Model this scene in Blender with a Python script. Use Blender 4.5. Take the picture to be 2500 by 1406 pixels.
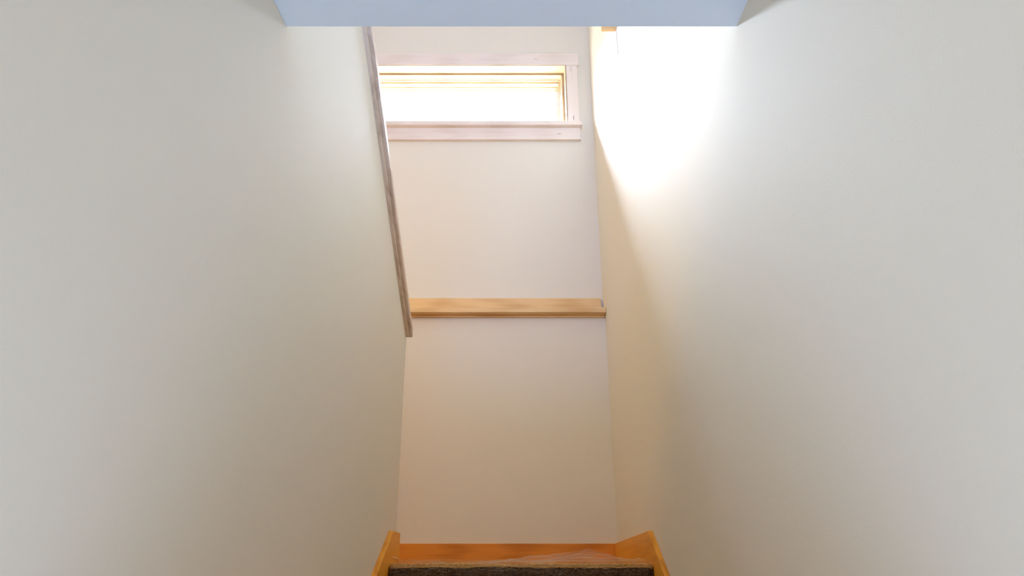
import bpy, bmesh, math, random
from mathutils import Vector, noise
random.seed(4)
SC = bpy.context.scene
for o in list(bpy.data.objects): bpy.data.objects.remove(o)
C = SC.collection

# ------------------------------------------------------------------ camera
EYE = 1.35          # eye height over the lower hall floor
K = 1.14            # metres per layout unit (layout units are measured from the eye)
cam = bpy.data.cameras.new('camera'); co = bpy.data.objects.new('camera', cam); C.objects.link(co)
co.location = (0, 0, EYE); co.rotation_euler = (math.radians(90 + 22.1), 0, 0)
cam.sensor_width = 36; cam.lens = 36 * 1790 / 2500; cam.shift_x = 0.008
cam.clip_start = 0.02; cam.clip_end = 200
SC.camera = co

# ------------------------------------------------------------------ world (bright white-blue overcast sky)
w = bpy.data.worlds.new('sky'); SC.world = w; w.use_nodes = True
nt = w.node_tree; nt.nodes.clear()
out = nt.nodes.new('ShaderNodeOutputWorld'); bg = nt.nodes.new('ShaderNodeBackground')
bg.inputs[0].default_value = (0.92, 0.97, 1.0, 1); bg.inputs[1].default_value = 138.0
# bright above the horizon, dim ground below it
_tc = nt.nodes.new('ShaderNodeTexCoord'); _sx = nt.nodes.new('ShaderNodeSeparateXYZ'); _rp = nt.nodes.new('ShaderNodeValToRGB')
_mr = nt.nodes.new('ShaderNodeMapRange'); _mr.inputs['From Min'].default_value = -0.2; _mr.inputs['From Max'].default_value = 0.62
_rp.color_ramp.elements[0].color = (0.05, 0.055, 0.05, 1); _rp.color_ramp.elements[0].position = 0.35
_rp.color_ramp.elements[1].color = (0.84, 0.99, 1.26, 1); _rp.color_ramp.elements[1].position = 1.0
nt.links.new(_tc.outputs['Generated'], _sx.inputs[0]); nt.links.new(_sx.outputs['Z'], _mr.inputs['Value'])
nt.links.new(_mr.outputs[0], _rp.inputs[0]); nt.links.new(_rp.outputs[0], bg.inputs[0])
nt.links.new(bg.outputs[0], out.inputs[0])
# hazy sun coming down through the stairwell window towards the right wall
sun = bpy.data.lights.new('sun', 'SUN'); so = bpy.data.objects.new('sun', sun); C.objects.link(so)
sun.energy = 20.0; sun.angle = math.radians(28); sun.color = (0.88, 1.0, 1.18)
_az = math.radians(36)
so.rotation_euler = Vector((math.tan(_az), -1.0, -0.88)).to_track_quat('-Z', 'Y').to_euler()
so.location = (0, 8, 8)
# added warm fill lights beyond the divider wall and, weaker, in the lower hall
def point_fill(name, loc, energy, col, r):
    l = bpy.data.lights.new(name, 'POINT'); o = bpy.data.objects.new(name, l); C.objects.link(o)
    l.energy = energy; l.color = col; l.shadow_soft_size = r
    o.location = (loc[0]*K, loc[1]*K, EYE + loc[2]*K); return o
point_fill('landing_warm_fill', (-0.75, 1.9, 1.6), 14.0, (1.0, 0.56, 0.01), 0.08)
point_fill('hall_warm_fill', (0.0, -1.2, 0.75), 10.0, (1.0, 0.55, 0.08), 0.1)
# added cool fill spot aimed up from the hall floor to brighten walls and ceiling
hd = bpy.data.lights.new('hall_upward_fill', 'SPOT'); ho = bpy.data.objects.new('hall_upward_fill', hd); C.objects.link(ho)
hd.energy = 72; hd.color = (0.71, 0.99, 1.44); hd.spot_size = math.radians(100); hd.spot_blend = 0.6; hd.shadow_soft_size = 0.2
ho.location = (0.02, 0.15*K, EYE-1.1*K); ho.rotation_euler = (math.radians(180+5), 0, 0)
# added cool fill light in the upper hall, brightening the upper back wall
ud = bpy.data.lights.new('upper_hall_fill', 'AREA'); uo = bpy.data.objects.new('upper_hall_fill', ud); C.objects.link(uo)
ud.shape = 'RECTANGLE'; ud.size = 1.2; ud.size_y = 0.8; ud.energy = 22; ud.color = (0.42, 0.96, 2.5)
uo.location = (-0.4*K, -1.6*K, EYE+1.9*K); uo.rotation_euler = (math.radians(90), 0, 0)
# window portal: only guides sky sampling
pl = bpy.data.lights.new('window_portal', 'AREA'); po = bpy.data.objects.new('window_portal', pl); C.objects.link(po)
pl.shape = 'RECTANGLE'; pl.size = 1.3; pl.size_y = 0.42; pl.cycles.is_portal = True
po.location = (-0.29*K, 3.29*K, EYE + 2.28*K); po.rotation_euler = (math.radians(-90), 0, 0)

SC.view_settings.view_transform = 'Standard'; SC.view_settings.look = 'None'
SC.view_settings.gamma = 1; SC.view_settings.use_curve_mapping = False
SC.view_settings.exposure = 0.0
SC.cycles.max_bounces = 14; SC.cycles.diffuse_bounces = 10
SC.cycles.sample_clamp_indirect = 8

# ------------------------------------------------------------------ materials
def mat(name):
    m = bpy.data.materials.new(name); m.use_nodes = True
    n = m.node_tree; b = n.nodes['Principled BSDF']; return m, n, b
def paint(name, col, rough=0.75, bump=0.22, scale=260):
    m, n, b = mat(name)
    b.inputs['Base Color'].default_value = (*col, 1); b.inputs['Roughness'].default_value = rough
    b.inputs['Specular IOR Level'].default_value = 0.25
    tc = n.nodes.new('ShaderNodeTexCoord')
    a = n.nodes.new('ShaderNodeTexNoise'); a.inputs['Scale'].default_value = scale; a.inputs['Detail'].default_value = 3
    bp = n.nodes.new('ShaderNodeBump'); bp.inputs['Strength'].default_value = bump; bp.inputs['Distance'].default_value = 0.0012
    n.links.new(tc.outputs['Object'], a.inputs['Vector']); n.links.new(a.outputs['Fac'], bp.inputs['Height'])
    n.links.new(bp.outputs[0], b.inputs['Normal'])
    return m
def wood(name, light, dark, axis='X', rough=0.45, grain=1.0):
    m, n, b = mat(name)
    tc = n.nodes.new('ShaderNodeTexCoord'); mp = n.nodes.new('ShaderNodeMapping')
    s = [42.0, 42.0, 42.0]; s['XYZ'.index(axis)] = 2.2
    mp.inputs['Scale'].default_value = s
    n1 = n.nodes.new('ShaderNodeTexNoise'); n1.inputs['Scale'].default_value = 1.0; n1.inputs['Detail'].default_value = 7
    n1.inputs['Distortion'].default_value = 0.6
    mp2 = n.nodes.new('ShaderNodeMapping'); s2 = [9.0]*3; s2['XYZ'.index(axis)] = 1.1; mp2.inputs['Scale'].default_value = s2
    n2 = n.nodes.new('ShaderNodeTexWave'); n2.inputs['Scale'].default_value = 0.9; n2.inputs['Distortion'].default_value = 7
    n2.inputs['Detail'].default_value = 2
    mx = n.nodes.new('ShaderNodeMath'); mx.operation = 'MULTIPLY_ADD'; mx.inputs[1].default_value = 0.30*grain
    cr = n.nodes.new('ShaderNodeValToRGB')
    cr.color_ramp.elements[0].position = 0.35; cr.color_ramp.elements[0].color = (*dark, 1)
    cr.color_ramp.elements[1].position = 0.72; cr.color_ramp.elements[1].color = (*light, 1)
    n.links.new(tc.outputs['Object'], mp.inputs[0]); n.links.new(tc.outputs['Object'], mp2.inputs[0])
    n.links.new(mp.outputs[0], n1.inputs['Vector']); n.links.new(mp2.outputs[0], n2.inputs['Vector'])
    n.links.new(n2.outputs['Fac'], mx.inputs[0]); n.links.new(n1.outputs['Fac'], mx.inputs[2])
    n.links.new(mx.outputs[0], cr.inputs[0]); n.links.new(cr.outputs[0], b.inputs['Base Color'])
    b.inputs['Roughness'].default_value = rough; b.inputs['Specular IOR Level'].default_value = 0.35
    bp = n.nodes.new('ShaderNodeBump'); bp.inputs['Strength'].default_value = 0.15; bp.inputs['Distance'].default_value = 0.0006
    n.links.new(n1.outputs['Fac'], bp.inputs['Height']); n.links.new(bp.outputs[0], b.inputs['Normal'])
    return m
M_WALL = paint('warm_white_wall_paint', (0.79, 0.76, 0.665))
M_CEIL = paint('pale_blue_ceiling_paint', (0.69, 0.78, 0.87), 0.8, 0.3, 200)
M_LEDGE = wood('honey_maple', (0.80, 0.56, 0.27), (0.66, 0.42, 0.17), 'X')
M_CAP = wood('brown_oak', (0.70, 0.58, 0.47), (0.50, 0.38, 0.28), 'Y')
M_CASE = wood('glare_paled_wood', (0.84, 0.76, 0.70), (0.76, 0.67, 0.60), 'X', 0.5)  # casing wood, both grain directions: window glare put into the base colour
M_CASEV = wood('glare_paled_wood_upright', (0.84, 0.76, 0.70), (0.76, 0.67, 0.60), 'Z', 0.5)
M_FRAME = wood('yellow_pine', (0.66, 0.52, 0.34), (0.56, 0.42, 0.25), 'X', 0.4)
M_BASE = wood('orange_fir', (0.76, 0.28, 0.035), (0.56, 0.17, 0.015), 'X', 0.4)
M_BASEY = wood('orange_fir_side', (0.84, 0.38, 0.04), (0.66, 0.25, 0.02), 'Y', 0.4)
M_FLOOR = wood('oak_floor', (0.56, 0.30, 0.08), (0.40, 0.18, 0.04), 'Y', 0.35)
M_KNOT, _n, _b = mat('dark_putty'); _b.inputs['Base Color'].default_value = (0.30, 0.22, 0.18, 1); _b.inputs['Roughness'].default_value = 0.7
def carpet_mat(name, c1, c2, sx):
    m, n, b = mat(name)
    tc = n.nodes.new('ShaderNodeTexCoord')
    v = n.nodes.new('ShaderNodeTexVoronoi'); v.inputs['Scale'].default_value = sx
    cr = n.nodes.new('ShaderNodeValToRGB'); cr.color_ramp.elements[0].color = (*c2, 1); cr.color_ramp.elements[1].color = (*c1, 1)
    cr.color_ramp.elements[1].position = 0.8
    n.links.new(tc.outputs['Object'], v.inputs['Vector']); n.links.new(v.outputs['Color'], cr.inputs[0])
    n.links.new(cr.outputs[0], b.inputs['Base Color']); b.inputs['Roughness'].default_value = 0.95
    b.inputs['Specular IOR Level'].default_value = 0.1
    bp = n.nodes.new('ShaderNodeBump'); bp.inputs['Strength'].default_value = 0.8; bp.inputs['Distance'].default_value = 0.002
    n.links.new(v.outputs['Distance'], bp.inputs['Height']); n.links.new(bp.outputs[0], b.inputs['Normal'])
    return m
M_PILE = carpet_mat('tan_carpet_pile', (0.70, 0.43, 0.17), (0.50, 0.28, 0.09), 420)
M_WEAVE = carpet_mat('dark_carpet_weave', (0.13, 0.085, 0.055), (0.035, 0.02, 0.014), 330)
M_FILM, n, b = mat('clear_plastic_film')
n.nodes.remove(b)
_t = n.nodes.new('ShaderNodeBsdfTransparent'); _g = n.nodes.new('ShaderNodeBsdfGlossy'); _d = n.nodes.new('ShaderNodeBsdfDiffuse')
_g.inputs['Roughness'].default_value = 0.12; _g.inputs[0].default_value = (1, 0.95, 0.9, 1); _d.inputs[0].default_value = (0.9, 0.85, 0.8, 1)
_lw = n.nodes.new('ShaderNodeLayerWeight'); _lw.inputs[0].default_value = 0.07
_m1 = n.nodes.new('ShaderNodeMixShader'); _m2 = n.nodes.new('ShaderNodeMixShader'); _m2.inputs[0].default_value = 0.25
n.links.new(_lw.outputs['Facing'], _m1.inputs[0]); n.links.new(_t.outputs[0], _m1.inputs[1]); n.links.new(_m2.outputs[0], _m1.inputs[2])
n.links.new(_g.outputs[0], _m2.inputs[1]); n.links.new(_d.outputs[0], _m2.inputs[2])
n.links.new(_m1.outputs[0], n.nodes['Material Output'].inputs[0])
M_GLASS, n, b = mat('window_glass')
n.nodes.remove(b)
_t = n.nodes.new('ShaderNodeBsdfTransparent'); _g = n.nodes.new('ShaderNodeBsdfGlossy'); _g.inputs['Roughness'].default_value = 0.02
_m1 = n.nodes.new('ShaderNodeMixShader'); _m1.inputs[0].default_value = 0.07
n.links.new(_t.outputs[0], _m1.inputs[1]); n.links.new(_g.outputs[0], _m1.inputs[2]); n.links.new(_m1.outputs[0], n.nodes['Material Output'].inputs[0])

# ------------------------------------------------------------------ mesh helpers (layout units: x, y from the eye, z above the eye)
def P(x, y, z): return Vector((x*K, y*K, EYE + z*K))
def hexa(bm, a):      # eight corners: bottom 4 then top 4
    v = [bm.verts.new(P(*p)) for p in a]
    for f in ((3,2,1,0),(4,5,6,7),(0,1,5,4),(1,2,6,5),(2,3,7,6),(3,0,4,7)): bm.faces.new([v[i] for i in f])
def box(bm, x0, x1, y0, y1, z0, z1):
    hexa(bm, [(x0,y0,z0),(x1,y0,z0),(x1,y1,z0),(x0,y1,z0),(x0,y0,z1),(x1,y0,z1),(x1,y1,z1),(x0,y1,z1)])
def prism_yz(bm, pts, xa, xb):   # polygon in (y, z), extruded in x; xa / xb may be functions of y
    fa = xa if callable(xa) else (lambda y: xa); fb = xb if callable(xb) else (lambda y: xb)
    A = [bm.verts.new(P(fa(y), y, z)) for y, z in pts]; B = [bm.verts.new(P(fb(y), y, z)) for y, z in pts]
    n = len(pts); bm.faces.new(A[::-1]); bm.faces.new(B)
    for i in range(n): bm.faces.new((A[i], A[(i+1) % n], B[(i+1) % n], B[i]))
def link(name, bm, m, parent=None, bevel=0, seg=2):
    bmesh.ops.recalc_face_normals(bm, faces=bm.faces[:])
    if bevel:
        bmesh.ops.bevel(bm, geom=[e for e in bm.edges], offset=bevel, segments=seg, affect='EDGES', profile=0.5)
    me = bpy.data.meshes.new(name); bm.to_mesh(me); bm.free()
    o = bpy.data.objects.new(name, me); C.objects.link(o); me.materials.append(m)
    if parent: o.parent = parent; o.matrix_parent_inverse = parent.matrix_basis.inverted()
    return o
def struct(name, bm, m, bevel=0):
    o = link(name, bm, m, None, bevel); o['kind'] = 'structure'; return o
def thing(name, label, cat, loc, group=None):
    o = bpy.data.objects.new(name, None); C.objects.link(o); o.location = P(*loc); o.empty_display_size = 0.05
    o['label'] = label; o['category'] = cat
    if group: o['group'] = group
    return o
def tag(o, label, cat): o['label'] = label; o['category'] = cat; return o

R = 0.445                                   # right wall
WL = lambda y: -0.482 + 0.06*y              # left (divider) wall runs slightly askew
LAND = 0.050                                # landing surface
FLOOR = -EYE/K
CEIL = 0.990; SLAB = 1.27; TOP = 3.0
HEAD_Y = 1.11
FARL = -1.42                                # far wall beyond the upper flight
BACKY = -2.0
CAP0 = (2.415, 0.800); CS = 0.763           # lower end of the sloped top of the divider, slope
capz = lambda y: CAP0[1] + (CAP0[0] - y)*CS

# ------------------------------------------------------------------ setting
bm = bmesh.new(); box(bm, R, R+0.12, BACKY-0.12, 3.27, FLOOR, TOP); struct('wall_right', bm, M_WALL)
WX0, WX1, WZ0, WZ1 = -0.86, 0.318, 2.105, 2.481      # window opening
bm = bmesh.new()
box(bm, FARL, R, 3.03, 3.27, FLOOR, 1.098)           # thicker lower part under the ledge
box(bm, FARL, R, 3.08, 3.27, 1.098, WZ0)
box(bm, FARL, R, 3.08, 3.27, WZ1, TOP)
box(bm, FARL, WX0, 3.08, 3.27, WZ0, WZ1)
box(bm, WX1, R, 3.08, 3.27, WZ0, WZ1)
struct('wall_back', bm, M_WALL)
bm = bmesh.new()
prism_yz(bm, [(BACKY, FLOOR), (CAP0[0], FLOOR), CAP0, (HEAD_Y+0.002, capz(HEAD_Y)), (HEAD_Y+0.002, CEIL-0.001), (BACKY, CEIL-0.001)],
         lambda y: WL(y)-0.10, WL)
wl = struct('wall_left', bm, M_WALL)
bm = bmesh.new(); box(bm, FARL-0.12, FARL, BACKY-0.12, 3.27, FLOOR, TOP); struct('wall_far_left', bm, M_WALL)
bm = bmesh.new(); box(bm, FARL, R, BACKY-0.12, BACKY, FLOOR, TOP); struct('wall_rear', bm, M_WALL)
bm = bmesh.new(); box(bm, FARL, R, BACKY, HEAD_Y, CEIL, SLAB); struct('ceiling', bm, M_CEIL, 0)
bm = bmesh.new(); box(bm, FARL-0.12, R+0.12, BACKY-0.12, 3.27, TOP, TOP+0.1); struct('ceiling_upper', bm, M_WALL)
bm = bmesh.new(); box(bm, FARL-0.12, R+0.12, BACKY-0.12, 3.27, FLOOR-0.1, FLOOR); struct('floor', bm, M_FLOOR)
bm = bmesh.new(); box(bm, FARL, R, 2.275, 3.03, LAND-0.16, LAND-0.004); struct('floor_landing', bm, M_FLOOR)
# upper flight, beyond the divider, climbing back towards the viewer
bm = bmesh.new(); pts = [(2.275, LAND-0.16)]; y = 2.275; z = LAND-0.004; n = 7; dz = (SLAB-z)/n; dy = (2.275-HEAD_Y)/n
pts.append((y, z))
for i in range(n):
    z += dz; pts.append((y, z)); y -= dy; pts.append((y, z))
pts[-1] = (HEAD_Y+0.001, z); pts.append((HEAD_Y+0.001, SLAB-0.4))
prism_yz(bm, pts, FARL, -0.46); struct('floor_upper_flight', bm, M_FLOOR)

# baseboards (orange wood) on the landing
BT = 0.0145; BZ = 0.152
bm = bmesh.new(); box(bm, FARL, R, 3.03-BT, 3.03, LAND-0.004, BZ); struct('baseboard_back', bm, M_BASE, 0.0012)
bm = bmesh.new(); box(bm, R-BT, R, 2.3345, 3.03-BT, LAND-0.004, BZ); struct('baseboard_right', bm, M_BASEY, 0.0012)

# ------------------------------------------------------------------ window
win = bpy.data.objects.new('window_1', None); C.objects.link(win); win.location = P(0, 3.08, WZ0); win['kind'] = 'structure'
CY = 3.060
def wbox(name, m, *a, bevel=0.0015, parent=win):
    bm = bmesh.new(); box(bm, *a); return link(name, bm, m, parent, bevel)
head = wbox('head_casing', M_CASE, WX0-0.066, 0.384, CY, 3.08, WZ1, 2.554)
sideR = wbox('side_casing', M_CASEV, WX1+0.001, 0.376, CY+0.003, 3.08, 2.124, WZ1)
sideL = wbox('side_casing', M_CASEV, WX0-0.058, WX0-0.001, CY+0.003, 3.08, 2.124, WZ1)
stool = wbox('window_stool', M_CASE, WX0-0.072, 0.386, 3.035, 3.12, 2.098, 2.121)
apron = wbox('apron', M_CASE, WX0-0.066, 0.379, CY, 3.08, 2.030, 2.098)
# filled knots / nail marks seen in the casing
def mark(parent, x, y, z, dx, dz):
    bm = bmesh.new(); vs = []
    for k in range(10):
        a = 2*math.pi*k/10
        vs.append((x+dx*math.cos(a)*(1+0.2*math.sin(3*a)), z+dz*math.sin(a)))
    A = [bm.verts.new(P(px, y-0.0006, pz)) for px, pz in vs]; B = [bm.verts.new(P(px, y+0.0008, pz)) for px, pz in vs]
    bm.faces.new(A); bm.faces.new(B[::-1])
    for i in range(10): bm.faces.new((A[i], B[i], B[(i+1) % 10], A[(i+1) % 10]))
    return link('knot', bm, M_KNOT, parent)
mark(sideR, 0.3475, CY+0.003, 2.157, 0.0020, 0.0150)
mark(sideR, 0.344, CY+0.003, 2.452, 0.0011, 0.006)
mark(head, 0.165, CY, 2.515, 0.009, 0.0010)
mark(apron, 0.272, CY, 2.062, 0.012, 0.0012)
# frame: nested rings stepping in to the glass; each ring is (inset, y0, y1)
def ring(bm, ins, y0, y1, x0=WX0, x1=WX1, z0=2.121, z1=WZ1, w=0.012, bw=None):
    i = ins; j = ins + w
    bw = w if bw is None else bw
    box(bm, x0+i, x1-i, y0, y1, z1-j, z1-i)
    box(bm, x0+i, x0+j, y0, y1, z0, z1-j)
    box(bm, x1-j, x1-i, y0, y1, z0, z1-j)
    if bw > 0: box(bm, x0+j, x1-j, y0, y1, z0, z0+bw)
def rname(name, specs, parent=win, m=M_FRAME):
    bm = bmesh.new()
    for s in specs: ring(bm, *s[:3], w=s[3], bw=s[4])
    return link(name, bm, m, parent, 0.0012, 2)
rname('jamb', [(0.0005, 3.062, 3.13, 0.0050, 0), (0.0005, 3.13, 3.27, 0.013, 0)])
fr = rname('window_frame', [(0.0137, 3.121, 3.150, 0.006, 0.0), (0.0137, 3.150, 3.265, 0.009, 0.002), (0.0230, 3.156, 3.163, 0.004, 0)])
sash = rname('sash', [(0.0235, 3.172, 3.250, 0.010, 0.003), (0.0340, 3.200, 3.240, 0.006, 0.004), (0.0405, 3.215, 3.236, 0.003, 0)], fr)
bm = bmesh.new(); box(bm, WX0+0.037, WX1-0.037, 3.222, 3.226, 2.123, WZ1-0.037); link('glass_pane', bm, M_GLASS, sash)
# outer sill board closing the bottom of the opening
wbox('outer_sill', M_CAP, WX0, WX1, 3.12, 3.29, 2.100, 2.1195)

# ------------------------------------------------------------------ ledge along the back wall
led = thing('wall_ledge', 'long honey-coloured wooden ledge running level across the back wall', 'ledge', (-0.4, 3.03, 1.1))
bm = bmesh.new(); box(bm, FARL, 0.4435, 2.986, 3.08, 1.099, 1.121)
o = link('shelf_board', bm, M_LEDGE, led, 0.0025, 3)
bm = bmesh.new(); box(bm, FARL, 0.4345, 3.062, 3.0805, 1.1205, 1.1945)
link('backboard', bm, M_LEDGE, led, 0.0018, 2)
# cove strip tucked under the shelf board
bm = bmesh.new(); box(bm, FARL, 0.4435, 3.020, 3.0305, 1.089, 1.0992)
# (kept slim: only closes the joint)
link('moulding', bm, M_LEDGE, led, 0.002, 2)

# ------------------------------------------------------------------ sloped cap on the divider wall
cap = thing('stair_wall_cap', 'sloping brown wooden cap on the top edge of the left divider wall', 'wall cap', (WL(2.0)-0.05, 2.0, capz(2.0)))
def slope_bar(bm, y0, y1, dx0, dx1, dz0, dz1):
    a = []
    for dz in (dz0, dz1):
        for (y, dx) in ((y1, dx0), (y1, dx1), (y0, dx1), (y0, dx0)): a.append((WL(y)+dx, y, capz(y)+dz))
    hexa(bm, a)
bm = bmesh.new(); slope_bar(bm, CAP0[0]+0.004, HEAD_Y+0.005, -0.122, 0.0215, 0.0, 0.030); link('cap_board', bm, M_CAP, cap, 0.003, 3)
bm = bmesh.new(); slope_bar(bm, CAP0[0]-0.012, HEAD_Y+0.005, -0.001, 0.0105, -0.016, 0.0); link('moulding', bm, M_CAP, cap, 0.0015, 2)

# ------------------------------------------------------------------ skirt boards beside the lower flight
SS = 0.655; PK = (2.300, 0.152)
def skirt(name, label, xa, xb, yend):
    bm = bmesh.new()
    prism_yz(bm, [(yend, LAND-0.004), (yend, PK[1]), PK, (0.62, PK[1]-(PK[0]-0.62)*SS), (0.62, PK[1]-(PK[0]-0.62)*SS-0.16),
                  (PK[0]-0.02, LAND-0.15), (PK[0]-0.02, LAND-0.004)], xa, xb)
    return tag(link(name, bm, M_BASEY, None, 0.0012), label, 'skirting board')
skirt('stair_skirt_board', 'orange wooden skirting board climbing the right wall beside the carpeted step', R-BT-0.001, R-0.0002, 2.331)
skirt('stair_skirt_board', 'orange wooden skirting board on the left divider wall beside the carpeted step', lambda y: WL(y)+0.0002, lambda y: WL(y)+BT+0.001, 2.405)

# ------------------------------------------------------------------ stairs and carpet
NR = 8; RISE = (LAND-FLOOR)/NR; RUN = RISE/SS
stx0 = lambda y: WL(y)+BT+0.002
bm = bmesh.new(); NY = 2.268
pts = [(2.30, FLOOR)]; z = LAND-0.012; y = NY; pts2 = []
pts.append((2.30, LAND-0.17+0.0)); pts.append((y, LAND-0.17))
for i in range(1, NR):
    zt = z - i*RISE; yn = NY - i*RUN
    pts.append((NY-(i-1)*RUN, zt)); pts.append((yn, zt)); 
pts.append((NY-(NR-1)*RUN, FLOOR))
prism_yz(bm, pts, stx0, R-BT-0.002)
st = thing('staircase', 'lower flight of stairs rising to the landing between the side walls', 'stairs', (0, 1.4, FLOOR))
link('flight', bm, M_FLOOR, st)
bm = bmesh.new(); box(bm, stx0(2.3), R-BT-0.002, NY, 2.30, LAND-0.17, LAND-0.013); link('riser', bm, M_FLOOR, st)

NZ = LAND + 0.007      # top of the carpet at the nosing
cp = thing('stair_carpet', 'tan carpet with dark woven front wrapped over the top step', 'carpet', (0, 2.26, LAND))
cx0, cx1 = stx0(2.26)+0.002, R-BT-0.0035
# dark woven band over the nosing: ribbed, slightly lumpy
def nose_sheet(name, m, prof, nx, amp, off, parent, x0=cx0, x1=cx1, rib=0.0, jag=None):
    bm = bmesh.new(); rows = []
    for j, (y, z) in enumerate(prof):
        row = []
        for i in range(nx+1):
            t = i/nx; x = x0 + (x1-x0)*t
            e = min(1, min(t, 1-t)*60)
            dz = amp*noise.noise(Vector((x*9, off, j*0.3))) + amp*0.5*noise.noise(Vector((x*60, off+3, j)))
            dy = rib*math.sin(i*math.pi*0.5) * (1 if j % 2 else -1)
            if jag and j == jag: dz += random.uniform(-0.0016, 0.0016)
            row.append(bm.verts.new(P(x, y+dy+(1-e)*0.006, z+dz-(1-e)*0.004)))
        rows.append(row)
    for a, b_ in zip(rows, rows[1:]):
        for i in range(nx): bm.faces.new((a[i], a[i+1], b_[i+1], b_[i]))
    o = link(name, bm, m, parent)
    s = o.modifiers.new('t', 'SOLIDIFY'); s.thickness = 0.003
    for p in o.data.polygons: p.use_smooth = True
    return o
front = [(NY-0.004, LAND-0.148), (NY-0.005, LAND-0.10), (NY-0.006, NZ-0.06), (NY-0.018, NZ-0.045), (NY-0.022, NZ-0.034), (NY-0.023, NZ-0.024),
         (NY-0.022, NZ-0.015), (NY-0.018, NZ-0.008), (NY-0.010, NZ-0.004), (NY+0.004, NZ-0.003)]
nose_sheet('woven_front', M_WEAVE, front, 420, 0.0045, 1.7, cp, rib=0.0012)
top = [(NY-0.0215, NZ-0.0075), (NY-0.0165, NZ-0.003), (NY-0.011, NZ+0.0005), (NY, NZ+0.002), (NY+0.03, NZ+0.003), (NY+0.30, LAND+0.003), (3.03-BT-0.002, LAND+0.002)]
nose_sheet('pile_surface', M_PILE, top, 420, 0.0045, 1.7, cp, jag=0)
# tufts of yarn standing along the front: countless, one stuff part
bm = bmesh.new()
def tuft(x, y, z, dx, dy, dz, r):
    a = P(x, y, z); b_ = P(x+dx, y+dy, z+dz); d = (b_-a).normalized()
    u = d.orthogonal().normalized(); v = d.cross(u)
    A = [bm.verts.new(a + (u*math.cos(k*2.094)+v*math.sin(k*2.094))*r) for k in range(3)]
    t = bm.verts.new(b_)
    for k in range(3): bm.faces.new((A[k], A[(k+1) % 3], t))
for i in range(1500):
    x = random.uniform(cx0, cx1)
    tuft(x, NY-0.019+random.uniform(0, 0.006), NZ-0.006+random.uniform(0, 0.006), random.uniform(-.003, .003), random.uniform(-.004, 0), random.uniform(-.011, .006), 0.0015)
o = link('yarn_tufts', bm, M_PILE, cp); o['kind'] = 'stuff'
bm = bmesh.new()
for i in range(2600):
    x = random.uniform(cx0, cx1); zz = random.uniform(-0.046, -0.008)
    tuft(x, NY-0.0225+0.004*abs(zz+0.025)/0.02, NZ+zz, random.uniform(-.0015, .0015), -0.003, random.uniform(-.003, .003), 0.0016)
o = link('woven_loops', bm, M_WEAVE, cp); o['kind'] = 'stuff'
# carpet down the rest of the flight
bm = bmesh.new()
for i in range(1, NR):
    zt = LAND-0.012 - i*RISE; yn = NY - i*RUN
    box(bm, stx0(yn)+0.003, cx1, yn-0.012, yn+RUN-0.001, zt, zt+0.010)
    box(bm, stx0(yn)+0.003, cx1, yn-0.012, yn, zt-RISE+0.011, zt)
link('carpet_runner', bm, M_PILE, st, 0.003, 2)

# ------------------------------------------------------------------ crumpled clear plastic film over the carpet
bm = bmesh.new(); nx, ny = 420, 90; rows = []
def peak(x, y, px, py, sx, sy, h): return h*max(0, 1-abs(x-px)/sx)*max(0, 1-abs(y-py)/sy)
for j in range(ny+1):
    v = j/ny; row = []
    for i in range(nx+1):
        x = cx0+0.006 + (cx1-cx0-0.012)*i/nx
        if v < 0.3:      # hangs over the nosing front
            t = v/0.3; y = NY-0.033-0.007*max(0, 1-abs(noise.noise(Vector((x*26+v*40, v*30-x*12, 8))))*7)+0.003*math.sin(x*40); z = LAND-0.055 + 0.066*t
        else:
            t = (v-0.3)/0.7; y = NY-0.029 + t*0.34; z = LAND+0.0085+0.008*max(0, 1-t*1.6)
            wv = x*22+3*noise.noise(Vector((x*5, y*3, 0)))
            z += 0.0035*abs(noise.noise(Vector((x*16, y*18, 2))))
            h = peak(x, y, 0.265, 2.44, 0.22, 0.13, 0.042) + peak(x, y, 0.08, 2.50, 0.26, 0.12, 0.026)
            h += peak(x, y, 0.02, 2.36, 0.05, 0.06, 0.013) + peak(x, y, 0.395, 2.27, 0.03, 0.05, 0.010) + peak(x, y, -0.318, 2.26, 0.022, 0.05, 0.011)
            rid = 1 - abs(noise.noise(Vector((x*9 + y*14, y*30 - x*6, 4))))*2.2      # sharp crease ridges
            z += h*(0.72 + 0.30*rid) + 0.0025*max(0, rid)
        y += 0.0035*noise.noise(Vector((x*30, v*9, 5)))
        row.append(bm.verts.new(P(x, y, z)))
    rows.append(row)
for a, b_ in zip(rows, rows[1:]):
    for i in range(nx): bm.faces.new((a[i], a[i+1], b_[i+1], b_[i]))
fo = link('plastic_film', bm, M_FILM); tag(fo, 'crumpled clear plastic film lying over the carpeted top step', 'plastic film')
# ------------------------------------------------------------------ short bright wood trim by the upper right wall
tr = thing('wood_trim', 'short orange wooden trim piece on the right wall just under the ceiling edge', 'trim', (R, 2.30, 2.0))
bm = bmesh.new(); box(bm, 0.386, R, 2.300, 2.314, 2.038, 2.10); link('cap_block', bm, M_LEDGE, tr, 0.0015)
bm = bmesh.new(); box(bm, R-0.0022, R, 2.301, 2.311, 1.92, 2.038); link('edge_strip', bm, M_CASEV, tr)
